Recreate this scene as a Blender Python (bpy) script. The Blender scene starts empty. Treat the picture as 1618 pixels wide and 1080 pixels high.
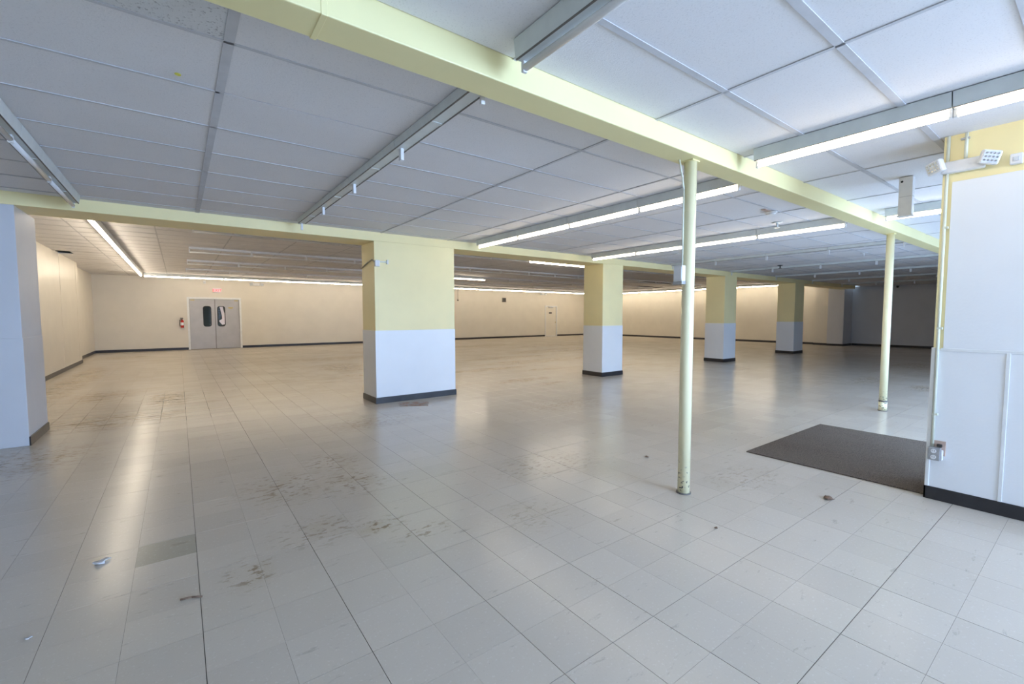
import bpy, bmesh, math, random
from mathutils import Matrix, Vector
R = math.radians
random.seed(7)
scene = bpy.context.scene
COL = scene.collection

# ------------------------------------------------------------------ camera
cam_d = bpy.data.cameras.new('camera')
cam_d.sensor_width = 36.0
cam_d.lens = 15.765
cam_d.clip_start = 0.02
cam = bpy.data.objects.new('camera', cam_d)
COL.objects.link(cam)
CAM_H, PITCH, YAW, ROLL = 1.515, 0.058682, 0.639087, -0.001108
cam.matrix_world = (Matrix.Translation((0, 0, CAM_H)) @ Matrix.Rotation(-YAW, 4, 'Z')
                    @ Matrix.Rotation(math.pi / 2 - PITCH, 4, 'X') @ Matrix.Rotation(ROLL, 4, 'Z'))
scene.camera = cam

# ------------------------------------------------------------------ world, daylight, exposure
vs = scene.view_settings
vs.view_transform = 'Standard'
vs.look = 'None'
vs.exposure = 0.33
vs.gamma = 1.0
vs.use_curve_mapping = False
DAY = (0.45, 0.645, 1.0)          # overcast sky light through the shop front
TUBE = (1.0, 0.86, 0.68)         # white fluorescent tubes of the front bays
TUBE_BACK = (1.0, 0.86, 0.67)    # warmer tubes of the back area
TUBE_POWER = 13.0
BACK_POWER = 33.0
world = bpy.data.worlds.new('world')
scene.world = world
world.use_nodes = True
world.node_tree.nodes['Background'].inputs['Color'].default_value = (0.62, 0.79, 1.0, 1)
world.node_tree.nodes['Background'].inputs['Strength'].default_value = 1.0


def window_light(name, loc, sx, sz, rot, watts):
    d = bpy.data.lights.new(name, 'AREA')
    d.shape = 'RECTANGLE'
    d.size, d.size_y = sx, sz
    d.energy = watts
    d.color = DAY
    o = bpy.data.objects.new(name, d)
    COL.objects.link(o)
    o.location = loc
    o.rotation_euler = rot
    return o


# shop windows behind the camera (sky light enters towards +Y), entrance glass to the right
window_light('daylight_shop_window', (4.7, -5.85, 1.52), 4.2, 2.2, (R(75), 0, 0), 800)
window_light('daylight_entrance', (10.2, -.22, 1.30), 8.0, 2.2, (R(62), 0, 0), 270)

# ------------------------------------------------------------------ materials
MATS = {}


class NT:
    """small helper for building node materials"""

    def __init__(self, name):
        self.m = bpy.data.materials.new(name)
        self.m.use_nodes = True
        self.t = self.m.node_tree
        self.n = self.t.nodes
        self.b = self.n['Principled BSDF']
        MATS[name] = self.m

    def node(self, kind, **kw):
        x = self.n.new(kind)
        for k, v in kw.items():
            setattr(x, k, v)
        return x

    def link(self, a, b):
        self.t.links.new(a, b)

    def val(self, sock, v):
        if isinstance(v, (int, float)):
            sock.default_value = v
        elif isinstance(v, tuple):
            sock.default_value = v if len(v) != 3 or sock.type == 'VECTOR' else (*v, 1)
        else:
            self.link(v, sock)

    def math(self, op, a, b=0.0, c=None, clamp=False):
        x = self.node('ShaderNodeMath', operation=op, use_clamp=clamp)
        self.val(x.inputs[0], a)
        self.val(x.inputs[1], b)
        if c is not None:
            self.val(x.inputs[2], c)
        return x.outputs[0]

    def pos(self):
        if not hasattr(self, '_p'):
            self._p = self.node('ShaderNodeNewGeometry').outputs['Position']
        return self._p

    def scaled(self, s, off=(0, 0, 0), vec=None):
        x = self.node('ShaderNodeMapping')
        self.link(vec or self.pos(), x.inputs['Vector'])
        x.inputs['Scale'].default_value = s
        x.inputs['Location'].default_value = off
        return x.outputs[0]

    def noise(self, scale, detail=3.0, rough=0.55, vec=None):
        x = self.node('ShaderNodeTexNoise')
        self.link(vec or self.pos(), x.inputs['Vector'])
        x.inputs['Scale'].default_value = scale
        x.inputs['Detail'].default_value = detail
        x.inputs['Roughness'].default_value = rough
        return x.outputs['Fac']

    def ramp(self, v, lo, hi, a=0.0, b=1.0, smooth=True):
        x = self.node('ShaderNodeMapRange', interpolation_type='SMOOTHSTEP' if smooth else 'LINEAR')
        self.val(x.inputs['Value'], v)
        x.inputs['From Min'].default_value = lo
        x.inputs['From Max'].default_value = hi
        x.inputs['To Min'].default_value = a
        x.inputs['To Max'].default_value = b
        return x.outputs[0]

    def mix(self, f, a, b, mode='MIX'):
        x = self.node('ShaderNodeMix', data_type='RGBA', blend_type=mode)
        self.val(x.inputs['Factor'], f)
        self.val(x.inputs['A'] if False else x.inputs[6], a)
        self.val(x.inputs[7], b)
        return x.outputs[2]

    def bump(self, h, strength=0.2, dist=0.01):
        x = self.node('ShaderNodeBump')
        x.inputs['Strength'].default_value = strength
        x.inputs['Distance'].default_value = dist
        self.link(h, x.inputs['Height'])
        self.link(x.outputs[0], self.b.inputs['Normal'])

    def set(self, color=None, rough=None, metal=None, spec=None):
        if color is not None:
            self.val(self.b.inputs['Base Color'], color)
        if rough is not None:
            self.val(self.b.inputs['Roughness'], rough)
        if metal is not None:
            self.val(self.b.inputs['Metallic'], metal)
        if spec is not None:
            self.b.inputs['Specular IOR Level'].default_value = spec
        return self.m


def plain(name, color, rough=0.5, metal=0.0, var=0.05, scale=9.0, emit=None, strength=0.0):
    t = NT(name)
    n = t.noise(scale, 3)
    f = t.ramp(n, 0.3, 0.7, 1.0 - var, 1.0 + var, False)
    c = t.node('ShaderNodeCombineColor')
    for k in range(3):
        t.link(t.math('MULTIPLY', f, color[k]), c.inputs[k])
    t.set(c.outputs[0], rough, metal)
    if emit:
        t.b.inputs['Emission Color'].default_value = (*emit, 1)
        t.b.inputs['Emission Strength'].default_value = strength
    return t.m


TILE = 0.3048
TX, TY = 0.042, 0.105            # phase of the floor joints

# floor blotches seen in the photograph: x, y, radius x, radius y, strength
STAINS = [(1.12, 3.11, .22, .16, 1.0), (1.35, 2.85, .25, .12, .8), (1.24, 4.10, .35, .4, .75), (1.22, 4.75, .3, .4, .7),
          (.70, 4.32, .4, .5, .75), (.29, 2.98, .16, .22, .9), (.75, 3.3, .35, .3, .6), (-.21, 10.3, .28, .9, 1.0),
          (-2.0, 13.6, .35, 3.2, .9), (-1.2, 11.4, .5, .9, .7), (3.9, 13.5, .8, 1.3, 1.0), (3.8, 10.3, .5, .5, .7),
          (6.5, 8.25, .9, .25, 1.0), (6.66, 7.5, .5, .2, .9), (17.7, 3.63, 1.2, .5, 1.0), (12.4, 2.3, .6, .3, 1.0),
          (12.9, 3.4, 1.2, .4, .7), (-1.4, 6.7, .7, .8, 1.0), (-.8, 8.6, .9, .7, .8), (5.2, 5.6, 1.0, .6, .5),
          (2.1, 2.6, .4, .3, .35), (9.5, 11.5, 2.5, .6, .8), (13.5, 14.5, 3.0, .8, .8), (5.0, 16.5, 2.5, .9, .6),
          (3.0, 3.4, .7, .4, .5), (4.2, 2.0, .5, .3, .4), (7.5, 18.5, 2.5, .7, .6), (12.0, 19.0, 3.0, .8, .5),
          (-.2, 10.3, .35, 1.1, 1.0), (4.0, 13.3, .9, .5, 1.0), (4.0, 11.5, .8, .35, .9), (7.0, 10.5, 1.6, .3, 1.0), (9.5, 13.0, 2.2, .4, 1.0), (12.5, 11.5, 2.0, .3, .9), (15.0, 17.0, 3.0, .5, .9), (-1.9, 15.5, .4, 2.2, 1.0), (-1.6, 21.5, .8, .8, .8), (4.4, 9.2, .7, .3, .7), (8.2, 9.6, .9, .25, .8), (10.5, 9.0, 1.2, .3, .6), (2.2, 6.3, .8, .5, .5)]


def floor_material(name, base, patch=1.0):
    t = NT(name)
    p = t.pos()
    # one random tone per tile, taken from the tile's own grid cell
    cell = t.node('ShaderNodeVectorMath', operation='FLOOR')
    t.link(t.scaled((1 / TILE, 1 / TILE, 0), (-TX / TILE, -TY / TILE, 0)), cell.inputs[0])
    wn = t.node('ShaderNodeTexWhiteNoise', noise_dimensions='2D')
    t.link(cell.outputs[0], wn.inputs['Vector'])
    tone = t.ramp(wn.outputs['Value'], 0, 1, 0.955, 1.03, False)
    speck = t.ramp(t.noise(95, 2, .6), .62, .74, 0, 1)
    speck2 = t.ramp(t.noise(60, 2, .6), .30, .40, 1, 0)
    col = t.mix(t.math('MULTIPLY', speck, .20), (*base, 1), (.30, .27, .24, 1))
    col = t.mix(t.math('MULTIPLY', speck2, .22), col, (.80, .78, .74, 1))
    tn = t.node('ShaderNodeCombineColor')
    for k in range(3):
        t.link(tone, tn.inputs[k])
    col = t.mix(1.0, col, tn.outputs[0], 'MULTIPLY')
    # broad grime, streaked along the aisles
    streak = t.noise(1.0, 5, .62, t.scaled((.8, 3.6, 1), (3, 1, 0)))
    sx = t.node('ShaderNodeSeparateXYZ')
    t.link(p, sx.inputs[0])
    far = t.ramp(sx.outputs[1], 4.0, 11.0, .15, 1.0)
    g = t.math('MULTIPLY', t.ramp(streak, .52, .74), far)
    col = t.mix(t.math('MULTIPLY', g, .30), col, (.30, .22, .14, 1))
    # the individual blotches
    acc = None
    for (x, y, rx, ry, s) in STAINS:
        v = t.node('ShaderNodeMapping')
        t.link(p, v.inputs['Vector'])
        v.inputs['Location'].default_value = (-x / rx, -y / ry, 0)
        v.inputs['Scale'].default_value = (1 / rx, 1 / ry, 0)
        ln = t.node('ShaderNodeVectorMath', operation='LENGTH')
        t.link(v.outputs[0], ln.inputs[0])
        b = t.ramp(ln.outputs['Value'], .15, 1.25, s, 0)
        acc = b if acc is None else t.math('MAXIMUM', acc, b)
    blot = t.noise(15, 5, .62, t.scaled((.8, 1.5, 1), (.3, .7, 0), t.scaled((1, 1, 1), (0, 0, 0))))
    hard = t.math('MULTIPLY', acc, t.ramp(blot, .53, .61))
    soft = t.math('MULTIPLY', acc, t.ramp(t.noise(3.0, 4), .35, .7))
    col = t.mix(t.math('MULTIPLY', soft, .42), col, (.38, .28, .15, 1))
    col = t.mix(t.math('MULTIPLY', hard, .75), col, (.19, .12, .055, 1))
    blot2 = t.ramp(t.noise(3.2, 6, .66, t.scaled((.75, 2.2, 1), (7, 2, 0))), .50, .60)
    hard2 = t.math('MULTIPLY', t.math('MULTIPLY', acc, blot2), t.ramp(sx.outputs[1], 6.0, 8.5))
    col = t.mix(t.math('MULTIPLY', hard2, .80), col, (.16, .105, .055, 1))
    # small dark scuffs
    sc = t.ramp(t.noise(5.5, 5, .7, t.scaled((.8, 2.6, 1), (9, 4, 0))), .61, .70)
    col = t.mix(t.math('MULTIPLY', sc, .30), col, (.20, .17, .14, 1))
    t.set(col, None)
    wax = t.noise(.8, 1, .4, t.scaled((.9, 1.1, 1), (5, 2, 0)))
    ro = t.ramp(wax, .25, .75, .205, .245)
    ro = t.math('ADD', ro, t.math('MULTIPLY', soft, .01))
    ro = t.math('ADD', ro, t.math('MULTIPLY', g, .01))
    t.set(None, ro, None, .5)
    hn = t.noise(3.2, 2, .5)
    t.bump(hn, .06, .006)
    return t.m


M_FLOOR = floor_material('vinyl_tile', (.585, .52, .435))
M_FLOOR_DARK = floor_material('vinyl_tile_dark', (.42, .39, .315))
M_JOINT = plain('floor_joint', (.10, .085, .07), .8)


def panel_material(name, base, hole, amount):
    t = NT(name)
    a = t.ramp(t.noise(hole, 3, .7), .56, .68)
    b = t.ramp(t.noise(1.3, 3), .3, .8, 0, 1)
    c = t.mix(t.math('MULTIPLY', a, amount), (*base, 1), (.30, .30, .31, 1))
    c = t.mix(t.math('MULTIPLY', b, .10), c, (.56, .53, .48, 1))
    t.set(c, .9)
    t.bump(t.noise(hole, 2, .6), .25, .004)
    return t.m


M_PANEL = panel_material('ceiling_panel', (.83, .82, .83), 110, .22)
M_PANEL_ROUGH = panel_material('fissured_panel', (.74, .75, .76), 60, .75)
M_TEE = plain('tee_bar', (.62, .62, .64), .95)
M_TEE.node_tree.nodes['Principled BSDF'].inputs['Specular IOR Level'].default_value = .1
M_PLENUM = plain('plenum', (.05, .045, .04), .9)


def paint(name, base, rough=.45, var=.03, orange=.15):
    t = NT(name)
    n = t.ramp(t.noise(1.6, 4), .3, .7, 1 - var, 1 + var, False)
    c = t.node('ShaderNodeCombineColor')
    for k in range(3):
        t.link(t.math('MULTIPLY', n, base[k]), c.inputs[k])
    t.set(c.outputs[0], max(rough, .3))
    t.bump(t.noise(55, 2), orange, .003)
    return t.m


M_YELLOW = paint('yellow_paint', (.96, .83, .45))
M_BEAM = paint('beam_yellow', (.88, .79, .42))
M_CREAM = paint('cream_wall', (.75, .70, .605), .38)
M_WHITE = paint('white_panel', (.86, .87, .88), .30, .02, .25)
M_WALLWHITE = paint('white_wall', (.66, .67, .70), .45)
M_BLACK = plain('black_cove_base', (.022, .021, .024), .35, 0, .2)
M_TRIMWHITE = plain('white_trim', (.82, .83, .82), .35)
M_SILVER = plain('silver_trim', (.62, .63, .64), .3, .8)
M_STEEL = plain('galvanised_steel', (.44, .45, .47), .4, .7, .12, 30)
M_DARK = plain('dark_plastic', (.045, .042, .04), .5)
M_CHANNEL = plain('white_enamel', (.66, .69, .67), .4)
M_CHANNEL_BACK = plain('white_enamel_back', (.78, .79, .80), .4)
M_SOCKET = plain('white_plastic', (.80, .80, .80), .4)
M_GREYDOOR = plain('grey_door_skin', (.46, .445, .44), .38, .15, .05, 3)
M_EDGE = plain('door_edge_dark', (.16, .145, .13), .5)
M_RUBBER = plain('rubber_gasket', (.05, .05, .045), .6)
M_RED = plain('red_enamel', (.55, .03, .025), .3)
M_BRASS = plain('brass', (.55, .42, .16), .35, .8)
M_MAT = None
M_TAN = plain('tan_plate', (.60, .44, .36), .5)
M_YELLOWTAG = plain('yellow_scrap', (.75, .72, .12), .6)
M_LEAF = plain('dry_leaf', (.20, .13, .09), .8, 0, .3, 60)
M_PAPER = plain('white_scrap', (.85, .86, .9), .7)
M_WOOD = plain('raw_wood', (.35, .2, .11), .7)
M_CABLE = plain('tan_cable', (.50, .43, .30), .5)
M_CONDUIT = plain('painted_conduit', (.78, .80, .66), .35)
M_LENS = plain('clear_lens', (.62, .66, .70), .12, .0, .1, 60)
M_REFL = plain('lamp_reflector', (.85, .87, .9), .1, .9)
M_VOID = plain('void', (.012, .012, .012), .9)
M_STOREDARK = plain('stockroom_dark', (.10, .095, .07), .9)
M_PINK = plain('pale_glow_sheet', (.85, .68, .64), .7, 0, .1, 6, (1.0, .78, .74), .35)  # no lamp: glow put into the material for the bright view through the pane
M_PLATE = None


def mat_material():
    t = NT('entrance_mat')
    a = t.ramp(t.noise(140, 2, .7), .35, .65)
    b = t.ramp(t.noise(2.2, 4), .3, .7)
    c = t.mix(a, (.080, .062, .049, 1), (.20, .16, .128, 1))
    c = t.mix(t.math('MULTIPLY', b, .35), c, (.16, .135, .11, 1))
    t.set(c, .95, None, .15)
    t.bump(t.noise(140, 2, .7), .8, .01)
    return t.m


def plate_material():
    t = NT('worn_patch')
    a = t.ramp(t.noise(9, 4, .7), .4, .62)
    c = t.mix(a, (.34, .31, .27, 1), (.33, .15, .085, 1))
    t.set(c, .7)
    return t.m


def post_material():
    """cream enamel, chipped to dark steel near the floor"""
    t = NT('post_enamel')
    sx = t.node('ShaderNodeSeparateXYZ')
    t.link(t.pos(), sx.inputs[0])
    low = t.ramp(sx.outputs[2], .05, .40, 1, 0)
    ch = t.math('MULTIPLY', t.ramp(t.noise(26, 3, .6, t.scaled((1, 1, 1.6))), .58, .63), low)
    c = t.mix(ch, (.90, .83, .54, 1), (.05, .06, .07, 1))
    t.set(c, .22)
    return t.m


M_MAT = mat_material()
M_PLATE = plate_material()
M_POST = post_material()


def tube_material(name, lit, power=TUBE_POWER, color=TUBE):
    t = NT(name)
    if lit:
        t.set((.9, .9, .9), .3)
        t.b.inputs['Emission Color'].default_value = (*color, 1)
        t.b.inputs['Emission Strength'].default_value = power
    else:
        t.set((.80, .80, .80), .22)
    return t.m


M_LIT = tube_material('lit_tube', True)
M_LIT_BACK = tube_material('lit_tube_back', True, BACK_POWER, TUBE_BACK)
M_UNLIT = tube_material('unlit_tube', False)


def emissive(name, c, s, base=(.3, .05, .05)):
    t = NT(name)
    t.set(base, .4)
    t.b.inputs['Emission Color'].default_value = (*c, 1)
    t.b.inputs['Emission Strength'].default_value = s
    return t.m


M_EXITRED = emissive('exit_red', (1.0, .10, .12), 1.6, (.5, .05, .05))


def glass_material():
    t = NT('window_glass')
    t.set((.9, .95, .95), .03)
    t.b.inputs['Transmission Weight'].default_value = 1.0
    t.b.inputs['IOR'].default_value = 1.1
    return t.m


M_GLASS = glass_material()
M_PAVE = plain('pavement_concrete', (.5, .5, .5), .9)


# ------------------------------------------------------------------ mesh helpers
class MB:
    def __init__(self):
        self.v, self.f, self.mi, self.sm = [], [], [], []

    def quad(self, pts, m=0, smooth=False):
        b = len(self.v)
        self.v += [tuple(p) for p in pts]
        self.f.append(tuple(range(b, b + len(pts))))
        self.mi.append(m)
        self.sm.append(smooth)

    def box(self, x0, y0, z0, x1, y1, z1, m=0, skip=''):
        b = len(self.v)
        self.v += [(x0, y0, z0), (x1, y0, z0), (x1, y1, z0), (x0, y1, z0),
                   (x0, y0, z1), (x1, y0, z1), (x1, y1, z1), (x0, y1, z1)]
        faces = {'b': (0, 3, 2, 1), 't': (4, 5, 6, 7), 'f': (0, 1, 5, 4), 'r': (1, 2, 6, 5), 'k': (2, 3, 7, 6), 'l': (3, 0, 4, 7)}
        for k, q in faces.items():
            if k not in skip:
                self.f.append(tuple(b + i for i in q))
                self.mi.append(m)
                self.sm.append(False)
        return self

    def tube(self, p0, p1, r, n=14, m=0, r1=None, caps=True):
        p0, p1 = Vector(p0), Vector(p1)
        r1 = r if r1 is None else r1
        ax = (p1 - p0).normalized()
        u = ax.orthogonal().normalized()
        w = ax.cross(u)
        b = len(self.v)
        for p, rr in ((p0, r), (p1, r1)):
            for k in range(n):
                a = 2 * math.pi * k / n
                self.v.append(tuple(p + rr * (math.cos(a) * u + math.sin(a) * w)))
        for k in range(n):
            j = (k + 1) % n
            self.f.append((b + k, b + j, b + n + j, b + n + k))
            self.mi.append(m)
            self.sm.append(True)
        if caps:
            self.f.append(tuple(b + k for k in reversed(range(n))))
            self.f.append(tuple(b + n + k for k in range(n)))
            self.mi += [m, m]
            self.sm += [False, False]
        return self

    def path(self, pts, r, n=8, m=0):
        for a, c in zip(pts[:-1], pts[1:]):
            self.tube(a, c, r, n, m)
        return self

    def prism(self, prof, x0, x1, m=0):
        """profile of (y, z) points extruded along x"""
        n = len(prof)
        b = len(self.v)
        for x in (x0, x1):
            self.v += [(x, y, z) for (y, z) in prof]
        for k in range(n):
            j = (k + 1) % n
            self.f.append((b + k, b + j, b + n + j, b + n + k))
            self.mi.append(m)
            self.sm.append(False)
        self.f.append(tuple(b + k for k in reversed(range(n))))
        self.f.append(tuple(b + n + k for k in range(n)))
        self.mi += [m, m]
        self.sm += [False, False]
        return self

    def mesh(self, name, mats):
        me = bpy.data.meshes.new(name)
        me.from_pydata(self.v, [], self.f)
        for m in (mats if isinstance(mats, (list, tuple)) else [mats]):
            me.materials.append(m)
        me.polygons.foreach_set('material_index', self.mi)
        me.polygons.foreach_set('use_smooth', self.sm)
        me.update()
        return me

    def build(self, name, mats, parent=None, loc=None, bevel=0.0, seg=2):
        me = self.mesh(name, mats)
        if bevel:
            bm = bmesh.new()
            bm.from_mesh(me)
            es = [e for e in bm.edges if len(e.link_faces) == 2 and e.calc_face_angle(0) > .6]
            bmesh.ops.bevel(bm, geom=es, offset=bevel, segments=seg, profile=.5, affect='EDGES', clamp_overlap=True)
            bm.to_mesh(me)
            bm.free()
        return obj(name, me, parent, loc)


def obj(name, me, parent=None, loc=None):
    o = bpy.data.objects.new(name, me)
    COL.objects.link(o)
    if parent is not None:
        o.parent = parent
    if loc is not None:
        o.location = loc
    return o


def thing(name, label, cat, loc=(0, 0, 0), rz=0.0, group=None):
    o = bpy.data.objects.new(name, None)
    o.empty_display_size = .1
    COL.objects.link(o)
    o.location = loc
    o.rotation_euler = (0, 0, rz)
    return tag(o, label, cat, group)


def tag(o, label, cat, group=None):
    o['label'] = label
    o['category'] = cat
    o['kind'] = 'thing'
    if group:
        o['group'] = group
    return o


def struct(o):
    o['kind'] = 'structure'
    return o


def stuff(o):
    o['kind'] = 'stuff'
    return o


def root(name):
    o = bpy.data.objects.new(name, None)
    COL.objects.link(o)
    return struct(o)


def box(x0, y0, z0, x1, y1, z1, name, mat, parent=None, bevel=0.0, loc=None):
    return MB().box(x0, y0, z0, x1, y1, z1).build(name, mat, parent, loc, bevel)


def copy_tree(o, parent=None):
    c = o.copy()
    COL.objects.link(c)
    c.parent = parent
    for ch in list(o.children):
        copy_tree(ch, c)
    return c


def in_view(x, y, z, mx=.02):
    X, Y, Z = x, y, z - CAM_H
    r = X * math.cos(YAW) - Y * math.sin(YAW)
    f = X * math.sin(YAW) + Y * math.cos(YAW)
    d = f * math.cos(PITCH) - Z * math.sin(PITCH)
    u = f * math.sin(PITCH) + Z * math.cos(PITCH)
    if d <= .1:
        return None
    px, py = 809 + 708.5 * r / d, 540 - 708.5 * u / d
    ok = -1618 * mx <= px <= 1618 * (1 + mx) and -1080 * mx <= py <= 1080 * (1 + mx)
    return d if ok else None


# ------------------------------------------------------------------ dimensions (metres)
ZC, ZB, ZK = 2.92, 2.778, 3.22     # front ceiling, beam soffit, back-bay ceiling
Y1A, Y1B = 2.045, 2.245            # near beam
Y2A, Y2B = 7.535, 8.15             # beam on the pillars
XL, XR, YK = -2.8, 26.6, 24.9      # left wall, right wall of back bay, back wall
XD = 27.3                          # far right wall of the front bays
YF = -6.0                          # shop front behind the camera

# ------------------------------------------------------------------ floor
floor = struct(box(-3.2, YF - .2, -.12, 27.8, 25.4, -.003, 'floor', M_JOINT))
cells = []
i0, i1 = math.floor((-2.9 - TX) / TILE), math.ceil((27.4 - TX) / TILE)
j0, j1 = math.floor((YF - TY) / TILE), math.ceil((25.0 - TY) / TILE)
gapx = {i: random.choice([.0005, .0007, .0009]) for i in range(i0 - 1, i1 + 2)}
gapy = {j: (.0015 if j % 2 == 0 else .0005) * random.uniform(.8, 1.2) for j in range(j0 - 1, j1 + 2)}
for i in (4, 5, 6, 8, 10, 2, 0):
    gapx[i] = .0015
MAT_X0, MAT_X1, MAT_Y0, MAT_Y1 = 5.012, 7.10, .895, 2.385
far_tiles = MB()
for i in range(i0, i1):
    for j in range(j0, j1):
        x0, y0 = TX + i * TILE, TY + j * TILE
        d = in_view(x0 + TILE / 2, y0 + TILE / 2, 0, .03)
        cells.append((d if d else 1e6, i, j))
cells.sort()
tile_meshes = {}


def tile_box(i, j):
    return (gapx[i], gapy[j], -.003, TILE - gapx[i + 1], TILE - gapy[j + 1], random.choice((-.0003, 0.0, 0.0)))


for n, (d, i, j) in enumerate(cells):
    x0, y0 = TX + i * TILE, TY + j * TILE
    if n < 300:
        b = tile_box(i, j)
        key = tuple(round(v, 5) for v in b) + ((i, j) == (-1, 11),)
        if key not in tile_meshes:
            tile_meshes[key] = MB().box(*b, skip='b').mesh('tile', M_FLOOR_DARK if (i, j) == (-1, 11) else M_FLOOR)
        obj('tile', tile_meshes[key], floor, (x0, y0, 0))
    else:
        b = tile_box(i, j)
        if -2.4 < x0 < .5 and 7.9 < y0 < 10.9:      # shrunken tiles with wide dirty joints
            w = random.uniform(.001, .005)
            b = (w, .0045, b[2], TILE - w, TILE - .0045, b[5])
        far_tiles.box(x0 + b[0], y0 + b[1], b[2], x0 + b[3], y0 + b[4], b[5], skip='b')
stuff(far_tiles.build('tile_field', M_FLOOR, floor))

# ------------------------------------------------------------------ ceilings
ceiling = struct(box(-3.0, YF - .2, ZC + .05, 27.6, Y2A + .2, ZC + .11, 'ceiling', M_PLENUM))
GX = [.26 + 1.28 * k for k in range(-3, 22)]
GY_MID = [Y1B] + [2.795 + .645 * k for k in range(8)] + [Y2A]
GY_FRONT = [YF] + [1.534 - .609 * k for k in range(12, -1, -1)] + [Y1A]
panel_meshes = {}
hidden_panels = MB()
n_panels = 0


def lay_panel(x0, y0, x1, y1, rough=False, sag=0.0, short=0.0):
    global n_panels
    g = .004
    w, h = x1 - x0 - 2 * g, y1 - y0 - 2 * g - short
    if w < .02 or h < .02:
        return
    seen = any(in_view(a, b, ZC, .05) for a in (x0, (x0 + x1) / 2, x1) for b in (y0, (y0 + y1) / 2, y1))
    if not seen:
        hidden_panels.box(x0 + g, y0 + g, ZC + .003, x0 + g + w, y0 + g + h, ZC + .02)
        return
    key = (round(w, 4), round(h, 4), rough)
    if key not in panel_meshes:
        panel_meshes[key] = MB().box(0, 0, 0, w, h, .016).mesh('panel', M_PANEL_ROUGH if rough else M_PANEL)
    n_panels += 1
    o = obj('panel', panel_meshes[key], ceiling, (x0 + g, y0 + g, ZC + .003 + random.uniform(0, .0025) - sag))


for ys in (GY_MID, GY_FRONT):
    for a in range(len(GX) - 1):
        for b in range(len(ys) - 1):
            x0, x1, y0, y1 = GX[a], GX[a + 1], ys[b], ys[b + 1]
            if x0 < -3 or x1 > 27.7:
                continue
            rough = ys is GY_MID and a == 2 and b == 0
            droop = ys is GY_MID and a == 3 and b == 1
            lay_panel(x0, y0, min(x1, 27.5), y1, rough, .002 if droop else 0, .012 if droop else 0)
stuff(hidden_panels.build('panel_field', M_PANEL, ceiling))
tee_meshes = {}


def tee(x0, y0, x1, y1, nm):
    key = (round(x1 - x0, 3), round(y1 - y0, 3), nm)
    if key not in tee_meshes:
        tee_meshes[key] = MB().box(0, 0, 0, x1 - x0, y1 - y0, .0045).mesh(nm, M_TEE)
    obj(nm, tee_meshes[key], ceiling, (x0, y0, ZC - .002))


for k, x in enumerate(GX):
    if -2.6 < x < 27.3:
        w = .024 if k == 3 else .013
        tee(x - w, Y1B, x + w, Y2A, 'tee_bar')
        if x < 14:
            tee(x - .012, YF, x + .012, Y1A, 'cross_tee')
for k in range(8):
    y = 2.795 + .645 * k
    if y < Y2A:
        if k == 1:
            tee(-2.9, y - .011, .26, y + .011, 'cross_tee')
            tee(1.54, y - .011, 27.3, y + .011, 'cross_tee')
        else:
            tee(-2.9, y - .011, 27.3, y + .011, 'cross_tee')
for y, w in ((1.534, .019), (.925, .022), (.316, .019)):
    tee(-2.9, y - w, 27.3, y + w, 'tee_bar')

# back bay: higher ceiling, panels too far off to pick apart; some panels are missing
back_ceiling = struct(box(-3.0, Y2B - .05, ZK + .30, 27.6, 25.2, ZK + .36, 'ceiling', M_PLENUM))
bp = MB()
HOLES = [(18.97, 23.5), (19.4, 14.4), (20.6, 14.4), (21.85, 16.6), (23.0, 16.6), (16.9, 10.3), (15.7, 10.3)]
nx = int((26.7 + 2.9) / 1.28) + 1
for a in range(nx):
    for b in range(27):
        x0, y0 = -2.86 + 1.28 * a, Y2B - .02 + .645 * b
        x1, y1 = min(x0 + 1.28, XR + .05), min(y0 + .645, YK + .05)
        if y1 - y0 < .05 or x1 - x0 < .05 or any(x0 <= hx < x1 and y0 <= hy < y1 for hx, hy in HOLES):
            continue
        if a == 0 and b == 13:
            bp.box(x0 + .62, y0, ZK, x1, y1, ZK + .016)
            continue
        g = .009 if (a + b) % 3 else .012
        dz = random.uniform(0, .004)
        bp.box(x0 + g, y0 + g, ZK + dz, x1 - g, y1 - g, ZK + dz + .016)
stuff(bp.build('panel_field', M_PANEL, back_ceiling))
tg = MB()
for a in range(nx + 1):
    x = min(-2.86 + 1.28 * a, XR)
    tg.box(x - .012, Y2B, ZK - .001, x + .012, YK, ZK + .0)
for b in range(28):
    y = Y2B - .02 + .645 * b
    if y < YK:
        tg.box(-2.86, y - .012, ZK - .003, XR, y + .012, ZK - .0012)
stuff(tg.build('tee_field', M_TEE, back_ceiling))

# ------------------------------------------------------------------ walls
wall_left = root('wall_left')
box(-3.0, YF, 0, -2.55, 20.0, ZK + .3, 'wall_panel', M_CREAM, wall_left)
box(-3.0, 20.0, 0, -2.78, YK + .1, ZK + .3, 'wall_panel', M_CREAM, wall_left)
for yy in (10.0, 12.4, 14.8, 17.2, 19.6):
    box(-2.552, yy - .012, .105, -2.546, yy + .012, ZK, 'seam_strip', M_CREAM, wall_left)
bl = root('baseboard_left')
box(-2.56, 8.4, 0, -2.538, 20.01, .105, 'cove_strip', M_BLACK, bl)
box(-2.79, 20.0, 0, -2.768, YK, .105, 'cove_strip', M_BLACK, bl)
box(-2.79, 20.0, 0, -2.538, 20.02, .105, 'cove_strip', M_BLACK, bl)

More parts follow.
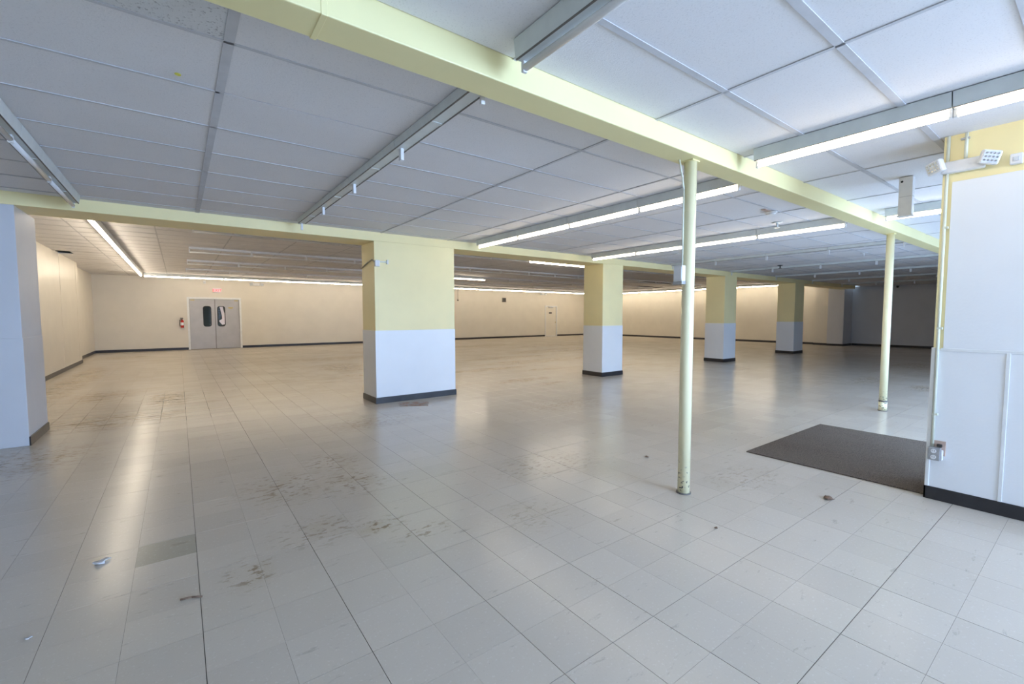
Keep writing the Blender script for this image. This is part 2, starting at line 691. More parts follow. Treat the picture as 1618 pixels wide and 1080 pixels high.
DD0, DD1, DDH = .404, 2.358, 2.295      # double door opening in the back wall
SD0, SD1, SDH = 21.56, 22.62, 2.18      # single door opening
wall_back = root('wall_back')
for (a, b, z0, z1) in ((-3.0, DD0, 0, ZK + .3), (DD0, DD1, DDH, ZK + .3), (DD1, SD0, 0, ZK + .3), (SD0, SD1, SDH, ZK + .3), (SD1, 27.2, 0, ZK + .3)):
    box(a, YK, z0, b, YK + .15, z1, 'wall_panel', M_CREAM, wall_back)
bb = root('baseboard_back')
for (a, b) in ((-2.78, DD0 - .06), (DD1 + .06, SD0 - .06), (SD1 + .06, XR)):
    box(a, YK - .02, 0, b, YK + .001, .105, 'cove_strip', M_BLACK, bb)
wall_right = root('wall_right')
box(XR, 8.65, 0, XR + .2, YK + .1, ZK + .3, 'wall_panel', M_CREAM, wall_right)
box(26.33, 8.64, 0, XR + .1, 9.3, ZK + .3, 'wall_stub', M_CREAM, wall_right)
br = root('baseboard_right')
box(XR - .02, 9.3, 0, XR + .001, YK - .02, .105, 'cove_strip', M_BLACK, br)
box(26.31, 8.66, 0, 26.331, 9.31, .105, 'cove_strip', M_BLACK, br)
wall_side = root('wall_side')
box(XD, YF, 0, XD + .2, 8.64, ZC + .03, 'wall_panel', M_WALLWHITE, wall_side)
bs = root('baseboard_side')
box(XD - .02, YF, 0, XD + .001, 7.93, .105, 'cove_strip', M_BLACK, bs)

# shop front behind the camera: piers, sill and header round big panes
wall_front = root('wall_front')
for (a, b, z0, z1) in ((-3.0, 2.5, 0, ZC + .1), (2.5, 6.9, 0, .4), (2.5, 6.9, 2.65, ZC + .1), (6.9, 7.5, 0, ZC + .1)):
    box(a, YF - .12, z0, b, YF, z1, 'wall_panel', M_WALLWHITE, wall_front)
YE = -.30                          # entrance front, set forward of the shop window
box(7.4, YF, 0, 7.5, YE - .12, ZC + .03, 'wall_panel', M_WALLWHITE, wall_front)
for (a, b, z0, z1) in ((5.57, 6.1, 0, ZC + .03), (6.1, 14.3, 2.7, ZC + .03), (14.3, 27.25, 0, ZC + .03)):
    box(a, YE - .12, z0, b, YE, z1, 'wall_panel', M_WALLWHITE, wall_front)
for wi, (a, b, z0, z1, n, YF) in enumerate(((2.5, 6.9, .4, 2.65, 3, YF), (6.1, 14.3, 0, 2.7, 6, YE))):
    w = root('window_%d' % (wi + 1))
    for k in range(n + 1):
        x = a + (b - a) * k / n
        box(x - .025, YF - .09, z0, x + .025, YF - .03, z1, 'mullion', M_SILVER, w)
        if k < n:
            box(x + .025, YF - .065, z0 + .05, x + (b - a) / n - .025, YF - .059, z1 - .05, 'pane', M_GLASS, w)
    box(a, YF - .09, z0, b, YF - .03, z0 + .05, 'rail', M_SILVER, w)
    box(a, YF - .09, z1 - .05, b, YF - .03, z1, 'rail', M_SILVER, w)
struct(box(-8, -16, -.14, 32, -6.2, -.02, 'pavement', M_PAVE))

# ------------------------------------------------------------------ beams
beam = struct(box(-2.56, Y1A, ZB, XD, Y1B, ZC + .04, 'beam', M_BEAM, None, .006))
MB().box(.525, Y1A - .004, ZB - .004, .553, Y1B + .004, ZC).build('joint_strip', M_BEAM, beam, None, .003)
struct(box(-2.54, Y2A, ZB, 26.11, Y2B, ZK + .1, 'beam', M_YELLOW, None, .006))

# ------------------------------------------------------------------ pillars
WZ = 1.262


def pillar(x0, x1, y0, y1, label, yellow=True, base_sides='flrk', top=ZB):
    p = thing('pillar', label, 'pillar', ((x0 + x1) / 2, (y0 + y1) / 2, 0), 0, None)
    w, d = (x1 - x0) / 2, (y1 - y0) / 2
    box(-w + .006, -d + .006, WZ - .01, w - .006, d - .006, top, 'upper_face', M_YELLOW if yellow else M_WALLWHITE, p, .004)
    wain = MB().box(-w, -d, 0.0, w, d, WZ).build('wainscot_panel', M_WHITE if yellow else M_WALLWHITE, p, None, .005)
    wain['label'] = 'glossy white lower panel'
    b = MB()
    t = .012
    if 'f' in base_sides:
        b.box(-w - t, -d - t, 0, w + t, -d + .002, .105)
    if 'k' in base_sides:
        b.box(-w - t, d - .002, 0, w + t, d + t, .105)
    if 'l' in base_sides:
        b.box(-w - t, -d, 0, -w + .002, d, .105)
    if 'r' in base_sides:
        b.box(w - .002, -d, 0, w + t, d, .105)
    cb = b.build('cove_base', M_BLACK, p)
    cb['label'] = 'black cove base'
    return p


pillar(2.69, 4.24, 7.53, 8.18, 'wide yellow pillar with white lower half, nearest and largest of the row')
pillar(8.37, 9.13, 7.53, 8.18, 'yellow and white square pillar, second in the row, beside the lit strip end')
pillar(14.11, 14.87, 7.53, 8.18, 'yellow and white pillar third in the row, seen right behind the near round post')
pillar(19.4, 20.25, 7.53, 8.18, 'farthest free-standing yellow and white pillar, shaded, before the grey side wall')
lp = pillar(-2.545, -1.45, 7.53, 8.47, 'plain white pillar cut by the left edge, no yellow paint', False, 'r', ZB)  # greyer white all over, standing in for the dimmer light on this side
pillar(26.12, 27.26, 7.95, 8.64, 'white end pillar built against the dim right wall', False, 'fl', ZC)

# ------------------------------------------------------------------ near wall at the right edge
near = root('wall_return')
NX = 4.95
box(NX, -1.5, 0, NX + .62, .88, ZC + .03, 'wall_core', M_YELLOW, near)
up = box(NX - .008, -1.5, WZ - .02, NX + .001, .822, 2.563, 'wall_panel', M_WHITE, near, .002)
box(NX - .008, .47, .105, NX + .001, .879, WZ - .022, 'wall_panel', M_WHITE, near, .002)
box(NX - .008, -1.0, .105, NX + .001, .452, WZ - .022, 'wall_panel', M_WHITE, near, .002)
box(NX - .014, .452, .105, NX - .001, .476, WZ - .03, 'seam_batten', M_TRIMWHITE, near, .003)
box(NX - .013, -1.5, WZ - .036, NX - .001, .835, WZ - .012, 'seam_batten', M_TRIMWHITE, near, .003)
cb = MB()
cb.box(NX - .016, .864, .105, NX + .02, .890, WZ - .01)
cb.build('corner_bead', M_TRIMWHITE, near, None, .004)
cv = MB()
cv.prism([(0, 0), (0, .105)], 0, 0.0) if False else None
cv.box(NX - .014, -1.5, 0, NX + .001, .894, .105)
cv.box(NX - .014, .879, 0, NX + .62, .894, .105)
bnear = cv.build('cove_base', M_BLACK, near, None, .003)

# ------------------------------------------------------------------ entrance mat
mat = MB().box(MAT_X0, MAT_Y0, .0005, MAT_X1, MAT_Y1, .012).build('entrance_mat', M_MAT, None, None, .004)
tag(mat, 'dark grey brown entrance mat laid flat on the tiles beside the right wall', 'mat')

# ------------------------------------------------------------------ round posts


def post(x, y, label, r=.05, collar=False):
    p = thing('steel_post', label, 'post', (x, y, 0))
    MB().tube((0, 0, .008), (0, 0, ZB - .008), r, 32).build('shaft', M_POST, p)
    f = MB().tube((0, 0, 0), (0, 0, .010), r + .010, 32)
    f.build('foot_ring', M_EDGE, p)
    c = MB().box(-.052, -.052, ZB - .010, .052, .052, ZB)
    c.build('cap_plate', M_BEAM, p, None, .002)
    if collar:
        MB().tube((0, 0, .148), (0, 0, .168), r + .006, 32).build('collar', M_EDGE, p)
        MB().tube((0, 0, .010), (0, 0, .148), r + .003, 32).build('sleeve', M_POST, p)
    return p


post(3.425, 2.145, 'near round cream steel post with chipped paint at its foot')
post(8.94, 2.15, 'far round cream steel post with dark collar above the floor', .052, True)

# conduit and white box on the left of the near post
jb = thing('junction_box', 'small white metal box on the left side of the near round post', 'box', (3.345, 2.165, 1.80))
MB().box(-.040, -.04, -.005, .012, .04, .125).build('housing', M_SOCKET, jb, None, .006)
MB().box(-.042, -.042, -.03, .013, .042, -.004).build('bracket', M_STEEL, jb, None, .003)
MB().box(-.043, -.034, .008, -.039, .034, .112).build('cover', M_SOCKET, jb, None, .002)
cd = MB()
cd.path([(3.366, 2.165, 1.90), (3.366, 2.165, 2.55), (3.352, 2.17, 2.64), (3.32, 2.18, ZB)], .007, 10)
cdo = cd.build('conduit', M_CONDUIT)
tag(cdo, 'thin cream conduit running up the left side of the near post', 'conduit')

# ------------------------------------------------------------------ strip lights

def make_strip(L, lit, tube=True, drop=.128, back=False):
    CH_H = .050 if back and not lit else .096 if tube else .058
    """fixture along +x, origin on the ceiling at its start, everything below z = 0"""
    p = bpy.data.objects.new('strip_light', None)
    COL.objects.link(p)
    ch = MB().prism([(-.062, -.001), (-.062, -.012), (-.050, -CH_H), (.050, -CH_H), (.062, -.012), (.062, -.001)], .003, L - .003)
    ch.build('channel', M_CHANNEL_BACK if back and not lit else M_CHANNEL, p)
    ln = MB()
    for yy in (-.046, .046):
        ln.box(.004, yy - .005, -CH_H - .003, L - .004, yy + .005, -CH_H + .001)
    ln.build('edge_line', M_STEEL if back else M_EDGE, p)  # thin dark lines along both bottom edges of the channel
    for x in (.012, L - .012):
        h = MB().box(x - .010, -.014, -drop - .022, x + .010, .014, -CH_H + .002)
        h.build('lampholder', M_SOCKET, p, None, .003)
    MB().box(L / 2 - .02, -.041, -CH_H - .004, L / 2 + .02, .041, -CH_H + .001).build('cover_clip', M_CHANNEL, p)
    if tube:
        MB().tube((.022, 0, -drop), (L - .022, 0, -drop), .0185, 12).build('tube', (M_LIT_BACK if back else M_LIT) if lit else M_UNLIT, p)
    return p


PROTO = {}
ORD = ['first', 'second', 'third', 'fourth', 'fifth', 'sixth', 'seventh', 'eighth', 'ninth', 'tenth', 'eleventh', 'twelfth',
       'thirteenth', 'fourteenth', 'fifteenth', 'sixteenth', 'seventeenth', 'eighteenth', 'nineteenth', 'twentieth', 'last']


def strip_run(x, y, z, L, n, axis, label, group, lit=None, tube=True, first=0):
    """n fixtures end to end from (x, y) along axis 'x' or 'y'; lit = set of indices or True"""
    for k in range(n):
        on = lit is True or (lit and k in lit)
        key = (L, bool(on), tube, z)
        px, py = (x + L * k, y) if axis == 'x' else (x, y + L * k)
        if key not in PROTO:
            o = PROTO[key] = make_strip(L, on, tube, .128, z == ZK)
        else:
            o = copy_tree(PROTO[key])
        o.location = (px, py, z)
        o.rotation_euler = (0, 0, 0 if axis == 'x' else R(90))
        st = 'glowing' if on else ('unlit' if tube else 'tubeless')
        tag(o, label.format(state=st, nth=ORD[min(k, 20)]), 'light', group)


ZS = ZC
strip_run(-.93, 2.40, ZS, 1.22, 4, 'y', '{state} strip light, {nth} back from the near beam in the leftmost ceiling run', 'leftmost unlit strips', None)
strip_run(1.50, 2.30, ZS, 1.22, 4, 'y', '{state} strip light channel, {nth} back from the near beam, run left of the wide pillar', 'tubeless strip channels', None, False)
strip_run(4.57, 2.31, ZS, 1.22, 4, 'y', '{state} strip light, {nth} from the near beam in the long run behind the near post', 'lit strips behind the near post', True)
strip_run(7.70, 2.36, ZS, 1.22, 4, 'y', '{state} strip light, {nth} from the near beam in the run ending at the second pillar', 'lit strips towards the second pillar', True)
for q, xx in enumerate((10.86, 14.0, 17.1, 20.3, 23.5)):
    strip_run(xx, 2.40, ZS, 1.22, 4, 'y', '{state} strip light, {nth} from the near beam, %s unlit run beyond the two lit runs' % ORD[q], 'unlit strips at the far right', None, False)
strip_run(1.485, -.54, ZS, 1.22, 2, 'y', '{state} strip light in front of the near beam at top centre, {nth} section', 'unlit strips in front of the near beam')
strip_run(4.02, -.54, ZS, 1.22, 2, 'y', '{state} strip light in front of the near beam above the right wall, {nth} section', 'lit strips above the right wall', True)
strip_run(7.63, .68, ZS, 1.22, 1, 'y', '{state} strip light beyond the hanging white box, before the near beam', None, True)
strip_run(-1.12, 9.67, ZK, 1.33, 10, 'y', '{state} strip light along the left wall of the back area, {nth} from the beam', 'lit strips along the left wall', True)
strip_run(-1.04, 23.05, ZK, 1.337, 20, 'x', '{state} strip light along the back wall, {nth} from the left corner', 'lit strips along the back wall', True)
strip_run(25.62, 9.50, ZK, 1.33, 10, 'y', '{state} strip light along the right wall of the back area, {nth} from the beam', 'lit strips along the right back wall', True)
for q, (yy, on) in enumerate(((10.38, {6, 7}), (13.72, None), (16.85, {6, 7}), (19.95, None))):
    strip_run(.27, yy, ZK, 1.345, 17, 'x', '{state} strip light in the back area, %s row behind the pillars, {nth} from the left' % ORD[q], 'rows of strips over the back area', on)

# ------------------------------------------------------------------ double doors
d1 = root('door_1')
fr = MB()
for (a, b) in ((DD0 - .07, DD0 + .012), (DD1 - .012, DD1 + .07)):
    fr.box(a, YK - .03, 0, b, YK + .10, DDH + .07)
fr.box(DD0 + .012, YK - .03, DDH - .012, DD1 - .012, YK + .10, DDH + .07)
fr.build('frame', M_TRIMWHITE, d1)
mid = (DD0 + DD1) / 2


def rounded(cx, cz, w, h, r, n=6):
    pts = []
    for (sx, sz, a0) in ((1, 1, 0), (-1, 1, 90), (-1, -1, 180), (1, -1, 270)):
        for k in range(n + 1):
            a = R(a0 + 90 * k / n)
            pts.append((cx + sx * (w / 2 - r) + r * math.cos(a), cz + sz * (h / 2 - r) + r * math.sin(a)))
    return pts


def leaf(x0, x1, wx, sheet):
    y0, y1 = YK + .005, YK + .045
    z0, z1 = .015, DDH - .016
    wz, ww, wh = 1.50, .27, .90
    hole = rounded(wx, wz, ww, wh, .09)
    lf = MB()
    n = len(hole)
    wx0, wx1, wz0, wz1 = wx - ww / 2, wx + ww / 2, wz - wh / 2, wz + wh / 2
    lf.box(x0, y0, z0, wx0, y1, z1)
    lf.box(wx1, y0, z0, x1, y1, z1)
    lf.box(wx0, y0, z0, wx1, y1, wz0)
    lf.box(wx0, y0, wz1, wx1, y1, z1)
    for q, (cx, cz) in enumerate(((wx1, wz1), (wx0, wz1), (wx0, wz0), (wx1, wz0))):
        arc = hole[q * 7:q * 7 + 7]
        for c, d in zip(arc[:-1], arc[1:]):
            lf.quad([(cx, y0, cz), (c[0], y0, c[1]), (d[0], y0, d[1])])
            lf.quad([(d[0], y0, d[1]), (c[0], y0, c[1]), (c[0], y1, c[1]), (d[0], y1, d[1])])
    L = lf.build('door_leaf', M_GREYDOOR, d1)
    gs = MB()
    ri, ro = rounded(wx, wz, ww - .02, wh - .02, .08), rounded(wx, wz, ww + .05, wh + .05, .11)
    for k in range(n):
        j = (k + 1) % n
        gs.quad([(ro[k][0], y0 - .012, ro[k][1]), (ri[k][0], y0 - .012, ri[k][1]), (ri[j][0], y0 - .012, ri[j][1]), (ro[j][0], y0 - .012, ro[j][1])])
        gs.quad([(ro[k][0], y0 - .012, ro[k][1]), (ro[j][0], y0 - .012, ro[j][1]), (ro[j][0], y0, ro[j][1]), (ro[k][0], y0, ro[k][1])])
        gs.quad([(ri[k][0], y0 - .012, ri[k][1]), (ri[k][0], y0 + .02, ri[k][1]), (ri[j][0], y0 + .02, ri[j][1]), (ri[j][0], y0 - .012, ri[j][1])])
    gs.build('window_gasket', M_RUBBER, L)
    pn = MB()
    pn.quad([(p[0], y0 + .018, p[1]) for p in rounded(wx, wz, ww, wh, .09)])
    pn.quad([(p[0], y0 + .022, p[1]) for p in rounded(wx, wz, ww, wh, .09)][::-1])
    pn.build('pane', M_GLASS, L)
    MB().box(x0 + .02, y0 - .003, .03, x1 - .02, y0 - .0005, .30).build('kick_plate', M_GREYDOOR, L, None, .001)
    return L


la = leaf(DD0 + .014, mid - .012, 1.075, False)
lb = leaf(mid + .012, DD1 - .014, 1.62, True)
MB().box(mid - .012, YK + .0, .015, mid + .012, YK + .05, DDH - .014).build('astragal', M_EDGE, d1)
MB().box(DD0 + .012, YK - .001, .0, DD0 + .022, YK + .05, DDH - .012).build('jamb_gap', M_EDGE, d1)
MB().box(DD1 - .022, YK - .001, .0, DD1 - .012, YK + .05, DDH - .012).build('jamb_gap', M_EDGE, d1)
for (a, b) in ((DD0 + .05, DD0 + .21), (DD1 - .21, DD1 - .05)):
    MB().box(a, YK - .01, DDH - .085, b, YK + .006, DDH - .045).build('hinge_plate', M_BRASS, d1, None, .003)
sg = MB()
for k in range(10):
    a0, a1 = math.pi + math.pi * k / 10, math.pi + math.pi * (k + 1) / 10
    sg.quad([(2.0, YK, 1.905), (2.0 + .10 * math.cos(a0), YK, 1.905 + .055 * math.sin(a0)), (2.0 + .10 * math.cos(a1), YK, 1.905 + .055 * math.sin(a1))])
sg.box(1.90, YK - .003, 1.905, 2.10, YK + .004, 1.925)
sg.build('door_badge', M_BRASS, d1)
# stockroom behind the panes
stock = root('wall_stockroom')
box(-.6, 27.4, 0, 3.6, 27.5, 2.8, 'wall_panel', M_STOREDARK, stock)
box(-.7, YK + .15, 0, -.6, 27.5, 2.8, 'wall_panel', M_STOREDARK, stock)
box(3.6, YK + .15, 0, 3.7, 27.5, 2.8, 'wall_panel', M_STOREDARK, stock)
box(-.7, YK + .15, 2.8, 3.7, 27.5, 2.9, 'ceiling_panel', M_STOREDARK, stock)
ps = MB()
prof = [(-.02, .48), (.10, .50), (.15, .20), (.26, -.10), (.30, -.36), (.06, -.40), (-.06, -.22), (.07, -.12), (.06, .05)]
b0 = len(ps.v)
ps.v += [(1.60 + x, YK + .35, 1.50 + z) for x, z in prof] + [(1.60 + x, YK + .39, 1.50 + z) for x, z in prof]
n = len(prof)
ps.f += [tuple(range(n)), tuple(range(2 * n - 1, n - 1, -1))] + [(k, n + k, n + (k + 1) % n, (k + 1) % n) for k in range(n)]
ps.mi += [0] * (n + 2)
ps.sm += [False] * (n + 2)
sheet = ps.build('glow_sheet', M_PINK)
tag(sheet, 'pale pinkish sheet with its own glow behind the right door window', 'sheet')

# single door far along the back wall
d2 = root('door_2')
fr = MB()
for (a, b) in ((SD0 - .06, SD0 + .01), (SD1 - .01, SD1 + .06)):
    fr.box(a, YK - .03, 0, b, YK + .10, SDH + .06)
fr.box(SD0 + .01, YK - .03, SDH - .01, SD1 - .01, YK + .10, SDH + .06)
fr.build('frame', M_TRIMWHITE, d2)
box(SD0 + .02, YK + .012, .01, SD1 - .02, YK + .055, SDH - .02, 'door_leaf', M_CREAM, d2)
MB().box(SD0 + .30, YK - .045, SDH - .11, SD0 + .72, YK + .012, SDH - .05).build('door_closer', M_STEEL, d2, None, .006)
MB().path([(SD0 + .70, YK - .02, SDH - .06), (SD0 + .40, YK - .16, SDH - .03), (SD0 + .18, YK - .03, SDH - .01)], .010).build('closer_arm', M_STEEL, d2)
MB().box(SD0 + .34, YK + .004, 1.66, SD0 + .62, YK + .013, 1.76).build('sign_plate', M_DARK, d2, None, .002)
MB().tube((SD1 - .10, YK + .012, 1.02), (SD1 - .10, YK - .05, 1.02), .025, 12).build('knob', M_BRASS, d2)

# ------------------------------------------------------------------ fittings on the back wall
ex = thing('exit_sign', 'red lettered exit sign on the wall above the grey double doors', 'sign', (1.488, YK, 2.60))
MB().box(-.165, -.05, 0, .165, 0, .20).build('housing', M_SOCKET, ex, None, .006)
MB().box(-.150, -.053, .015, .150, -.049, .185).build('face_plate', M_PAPER, ex, None, .001)
cu = bpy.data.curves.new('letters', 'FONT')
cu.body = 'EXIT'
cu.size = .175
cu.extrude = .004
cu.align_x = 'CENTER'
tmp = bpy.data.objects.new('letters', cu)
COL.objects.link(tmp)
bpy.context.view_layer.update()
lm = bpy.data.meshes.new_from_object(tmp.evaluated_get(bpy.context.evaluated_depsgraph_get()))
bpy.data.objects.remove(tmp)
lm.materials.clear()
lm.materials.append(M_EXITRED)
le = obj('letters', lm, ex, (0, -.056, .038))
le.rotation_euler = (R(90), 0, 0)
le['label'] = 'red EXIT letters'

fe = thing('fire_extinguisher', 'red fire extinguisher hung on the wall left of the double doors', 'extinguisher', (.135, YK - .085, .97))
MB().tube((0, 0, .02), (0, 0, .32), .062, 20).tube((0, 0, .32), (0, 0, .37), .062, 20, 0, .03).build('cylinder', M_RED, fe)
MB().tube((0, 0, .37), (0, 0, .43), .018, 12).box(-.07, -.012, .425, .045, .012, .445).box(-.07, -.012, .45, .03, .012, .465).build('valve_lever', M_DARK, fe)
MB().path([(-.02, -.01, .40), (-.085, -.03, .36), (-.09, -.04, .20), (-.075, -.045, .08)], .013, 8).build('hose', M_DARK, fe)
MB().tube((0, 0, .13), (0, 0, .26), .0635, 20, 0, None, False).build('paper_label', M_PAPER, fe)
MB().box(-.04, .055, .05, .04, .086, .36).build('wall_bracket', M_STEEL, fe, None, .003)


def emergency(name, loc, rz, label, s=1.0, led=False):
    e = thing(name, label, 'emergency light', loc, rz)
    # wall is at local +y, the unit faces -y
    MB().box(-.15 * s, -.07 * s, -.055 * s, .15 * s, 0, .055 * s).build('housing', M_SOCKET, e, None, .010 * s)
    for sx in (-1, 1):
        MB().tube((sx * .135 * s, -.05 * s, .01 * s), (sx * .165 * s, -.085 * s, .015 * s), .020 * s, 12).build('swivel', M_SOCKET, e)
        head = MB().box(-.070 * s, -.03 * s, -.062 * s, .070 * s, .03 * s, .062 * s).build('lamp_head', M_SOCKET, e, (sx * .185 * s, -.105 * s, .012 * s), .014 * s)
        head.rotation_euler = (R(8), R(sx * 14), R(sx * 28))
        MB().box(-.060 * s, -.034 * s, -.052 * s, .060 * s, -.028 * s, .052 * s).build('lens', M_LENS, head, None, .003 * s)
        if led:
            d = MB()
            for a in range(4):
                for b in range(3):
                    cx, cz = (a - 1.5) * .027 * s, (b - 1) * .031 * s
                    d.tube((cx, -.033 * s, cz), (cx, -.038 * s, cz), .0085 * s, 10)
            d.build('reflector_cup', M_REFL, head)
    return e


emergency('emergency_light', (3.09, YK, 3.02), 0, 'white two headed emergency light on the wall right of the exit sign', 1.15)
emergency('emergency_light', (21.25, YK, 3.06), 0, 'pale two headed emergency light above the narrow single door', 1.15)
ws = thing('wall_sensor', 'small white sensor high on the wall above the exit sign', 'sensor', (1.02, YK, 3.06))
MB().box(-.05, -.05, -.07, .05, 0, .07).build('housing', M_SOCKET, ws, None, .012)
MB().box(-.03, -.055, -.05, .03, -.049, -.01).build('lens', M_LENS, ws, None, .002)
wb = thing('wall_box', 'small dark box high on the back wall between the pillars', 'box', (17.81, YK, 2.44))
MB().box(-.14, -.08, 0, .14, 0, .28).build('housing', M_EDGE, wb, None, .012)
MB().box(-.11, -.086, .03, .11, -.079, .25).build('grille', M_DARK, wb, None, .003)
pc = thing('pull_cord', 'dark pull cord with a round bob hanging from a lit strip light', 'cord', (13.15, 22.985, ZK))
MB().tube((0, 0, -.002), (0, 0, -.76), .010, 8).build('cord', M_EDGE, pc)
bm = bmesh.new()
bmesh.ops.create_uvsphere(bm, u_segments=12, v_segments=8, radius=.055, matrix=Matrix.Translation((0, 0, -.80)))
me = bpy.data.meshes.new('bob')
bm.to_mesh(me)
bm.free()
me.materials.append(M_EDGE)
obj('bob', me, pc)
vs_ = thing('wall_camera', 'small dark dome camera near the top of the dim right wall', 'camera', (XD - .0, 6.21, 2.86))
MB().box(-.06, -.06, 0, 0, .06, .06).build('mount', M_STEEL, vs_, None, .006)
bm = bmesh.new()
bmesh.ops.create_uvsphere(bm, u_segments=12, v_segments=8, radius=.05, matrix=Matrix.Translation((-.06, 0, -.01)))
me = bpy.data.meshes.new('dome')
bm.to_mesh(me)
bm.free()
me.materials.append(M_DARK)
obj('dome', me, vs_)

# ------------------------------------------------------------------ fittings on the pillar and ceiling
ps1 = thing('pillar_sensor', 'small white box with cable near the top of the widest pillar', 'sensor', (2.735, 7.53, 2.40))
MB().box(-.04, -.05, -.05, .04, 0, .055).build('housing', M_SOCKET, ps1, None, .008)
MB().box(.04, -.02, .025, .19, -.004, .04).box(.17, -.03, .0, .20, -.002, .07).build('bracket', M_TRIMWHITE, ps1, None, .003)
MB().path([(-.045, -.01, .03), (-.060, .06, .07), (-.056, .25, .045), (-.058, .64, -.035)], .010, 8).build('cable', M_CABLE, ps1)

sd = thing('smoke_detector', 'round white smoke detector on the ceiling between the two lit runs', 'detector', (6.5, 2.86, ZC))
MB().tube((0, 0, -.004), (0, 0, -.03), .075, 24).tube((0, 0, -.03), (0, 0, -.05), .062, 24, 0, .045).build('housing', M_SOCKET, sd)
MB().box(-.22, -.03, -.010, .05, .03, 0).build('mounting_plate', M_TAN, sd, None, .002)
for (x, y, lab, m) in ((7.33, 3.13, 'small pale sprinkler head on the ceiling before the second lit run', M_CHANNEL),
                       (12.44, 3.46, 'white sprinkler head on the dim ceiling left of the far post', M_SOCKET),
                       (13.67, 5.72, 'black sprinkler head on the dim ceiling above the third pillar', M_DARK)):
    s = thing('sprinkler', lab, 'sprinkler', (x, y, ZC))
    MB().tube((0, 0, 0), (0, 0, -.015), .075, 20, 0, .05).build('escutcheon', m, s)
    MB().tube((0, 0, -.015), (0, 0, -.075), .016, 10).tube((0, 0, -.075), (0, 0, -.082), .04, 14).build('deflector', m, s)

hb = thing('hanging_box', 'slim white metal box hung from the ceiling left of the right wall', 'box', (6.03, 1.34, ZC))
MB().box(-.042, -.055, -.385, .042, .055, 0).build('housing', M_SOCKET, hb, None, .005)
MB().box(-.050, -.063, -.395, .050, .063, -.383).build('end_flange', M_SOCKET, hb, None, .003)
MB().tube((-.043, .030, -.045), (-.0405, .030, -.045), .011, 12).build('knockout_hole', M_VOID, hb)
MB().box(-.0435, -.045, -.20, -.0415, .045, -.197).box(-.035, -.0565, -.20, .035, -.0545, -.197).build('cover_seam', M_STEEL, hb)

sk = MB().tube((.049, 3.325, ZC + .0005), (.049, 3.325, ZC - .004), .016, 7).build('yellow_scrap', M_YELLOWTAG)
tag(sk, 'tiny yellow scrap stuck to a ceiling panel', 'scrap')

# ------------------------------------------------------------------ fittings on the near right wall
el = emergency('emergency_light', (NX - .001, .762, 2.672), R(-90), 'white emergency light with two square lamp heads on the near right wall', .80, True)
c1 = MB()
c1.tube((NX - .020, .852, .44), (NX - .020, .852, ZC), .0105, 14)
cdt = thing('conduit', 'white conduit down the edge of the near right wall to an outlet', 'conduit', (0, 0, 0))
c1.build('pipe', M_CONDUIT, cdt)
for z in (.70, 1.40, 2.20):
    MB().box(NX - .030, .828, z, NX - .008, .864, z + .018).build('strap', M_CONDUIT, cdt, None, .002)
c2 = thing('conduit', 'short conduit from the ceiling down to the near emergency light', 'conduit', (0, 0, 0))
MB().tube((NX - .016, .752, 2.715), (NX - .016, .752, ZC), .0105, 14).build('pipe', M_CONDUIT, c2)
MB().box(NX - .024, .735, ZC - .05, NX - .001, .785, ZC - .035).build('strap', M_STEEL, c2, None, .002)
sb = thing('wall_switch_box', 'small white box high on the yellow band by the right edge', 'box', (NX, .485, 2.61))
MB().box(-.04, -.032, 0, 0, .032, .075).build('housing', M_SOCKET, sb, None, .006)
MB().box(-.044, -.016, .02, -.039, .016, .05).build('cover', M_LENS, sb, None, .002)

ob = thing('outlet_box', 'grey metal outlet box with two sockets low on the near right wall', 'outlet', (NX - .008, .832, .395))
MB().box(-.055, -.036, -.058, -.006, .040, .048).build('housing', M_STEEL, ob, None, .006)
fp = MB().box(-.059, -.034, -.056, -.054, .038, .046).build('face_plate', M_STEEL, ob, None, .003)
for z in (-.03, .02):
    s = MB().tube((-.058, .003, z), (-.0625, .003, z), .017, 16).build('socket', M_SOCKET, ob)
    d = MB()
    d.box(-.0635, -.005, z - .002, -.0622, -.003, z + .008)
    d.box(-.0635, .009, z - .002, -.0622, .011, z + .008)
    d.build('slot', M_VOID, s)
MB().box(-.007, -.060, -.02, -.0005, .05, .10).build('back_plate', M_TAN, ob, None, .002)
MB().box(-.03, -.04, .052, -.008, -.008, .075).build('cable_clamp', M_DARK, ob, None, .004)
MB().box(-.045, -.048, -.05, -.012, -.037, .03).build('side_cover', M_SOCKET, ob, None, .003)

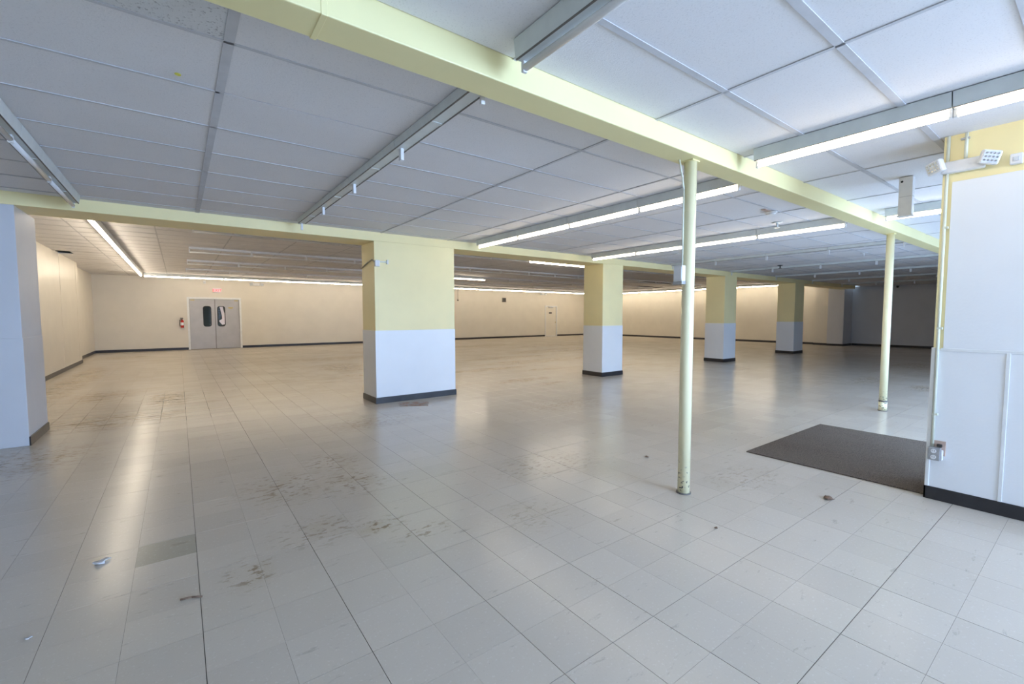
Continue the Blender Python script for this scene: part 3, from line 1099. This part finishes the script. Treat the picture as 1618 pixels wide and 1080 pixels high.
# ------------------------------------------------------------------ bits on the floor
fp = MB()
fp.v += [(3.034, 7.395, .0006), (3.51, 7.19, .0006), (3.335, 6.86, .0006), (2.92, 7.07, .0006)]
fp.v += [(x, y, .003) for x, y, z in fp.v]
fp.f += [(4, 7, 6, 5), (0, 1, 5, 4), (1, 2, 6, 5), (2, 3, 7, 6), (3, 0, 4, 7)]
fp.mi += [0] * 5
fp.sm += [False] * 5
tag(fp.build('floor_patch', M_PLATE), 'worn reddish brown patch on the floor at the widest pillar', 'floor patch')


def leaf_bit(name, x, y, s, rz, label, cat, mat):
    """a curled, lobed scrap with thickness"""
    m = MB()
    n = 12
    rng = random.Random(int(x * 1000))
    ring = []
    for k in range(n):
        a = 2 * math.pi * k / n
        r = s * (.75 + .35 * math.cos(3 * a) * .6 + rng.uniform(-.12, .12))
        ring.append((r * math.cos(a) * 1.5, r * math.sin(a), .004 + abs(math.sin(a * 2)) * s * .30))
    for dz in (0, .0025):
        b = len(m.v)
        m.v += [(px, py, pz + dz) for px, py, pz in ring] + [(0, 0, .003 + dz)]
        for k in range(n):
            q = (b + k, b + (k + 1) % n, b + n)
            m.f.append(q if dz else q[::-1])
            m.mi.append(0)
            m.sm.append(True)
    for k in range(n):
        j = (k + 1) % n
        m.f.append((k, j, n + 1 + j, n + 1 + k))
        m.mi.append(0)
        m.sm.append(True)
    o = m.build(name, mat, None, (x, y, .0))
    o.rotation_euler = (0, 0, rz)
    return tag(o, label, cat)


leaf_bit('dry_leaf', 4.26, 1.35, .042, .5, 'curled dry leaf on the floor in front of the entrance mat', 'leaf', M_LEAF)
leaf_bit('dry_leaf', 3.975, 2.93, .022, 1.2, 'tiny dark leaf scrap on the floor left of the mat', 'leaf', M_LEAF)
leaf_bit('dry_leaf', 3.02, 1.63, .014, .2, 'tiny dark crumb on tiles in front of the near post', 'crumb', M_LEAF)
leaf_bit('paper_scrap', -.434, 3.653, .040, .6, 'white scuffed paper scrap on the floor left of the darker tile', 'scrap', M_PAPER)
leaf_bit('paper_scrap', -.62, 2.98, .012, .3, 'tiny white crumb on the floor at far lower left', 'scrap', M_PAPER)
tw = MB().path([(-.05, -.012, .006), (0, .004, .007), (.05, .002, .006)], .005, 7).build('twig', M_LEAF, None, (.004, 2.894, 0))
tw.rotation_euler = (0, 0, -.5)
tag(tw, 'short dark twig lying on the tiles at lower left', 'twig')
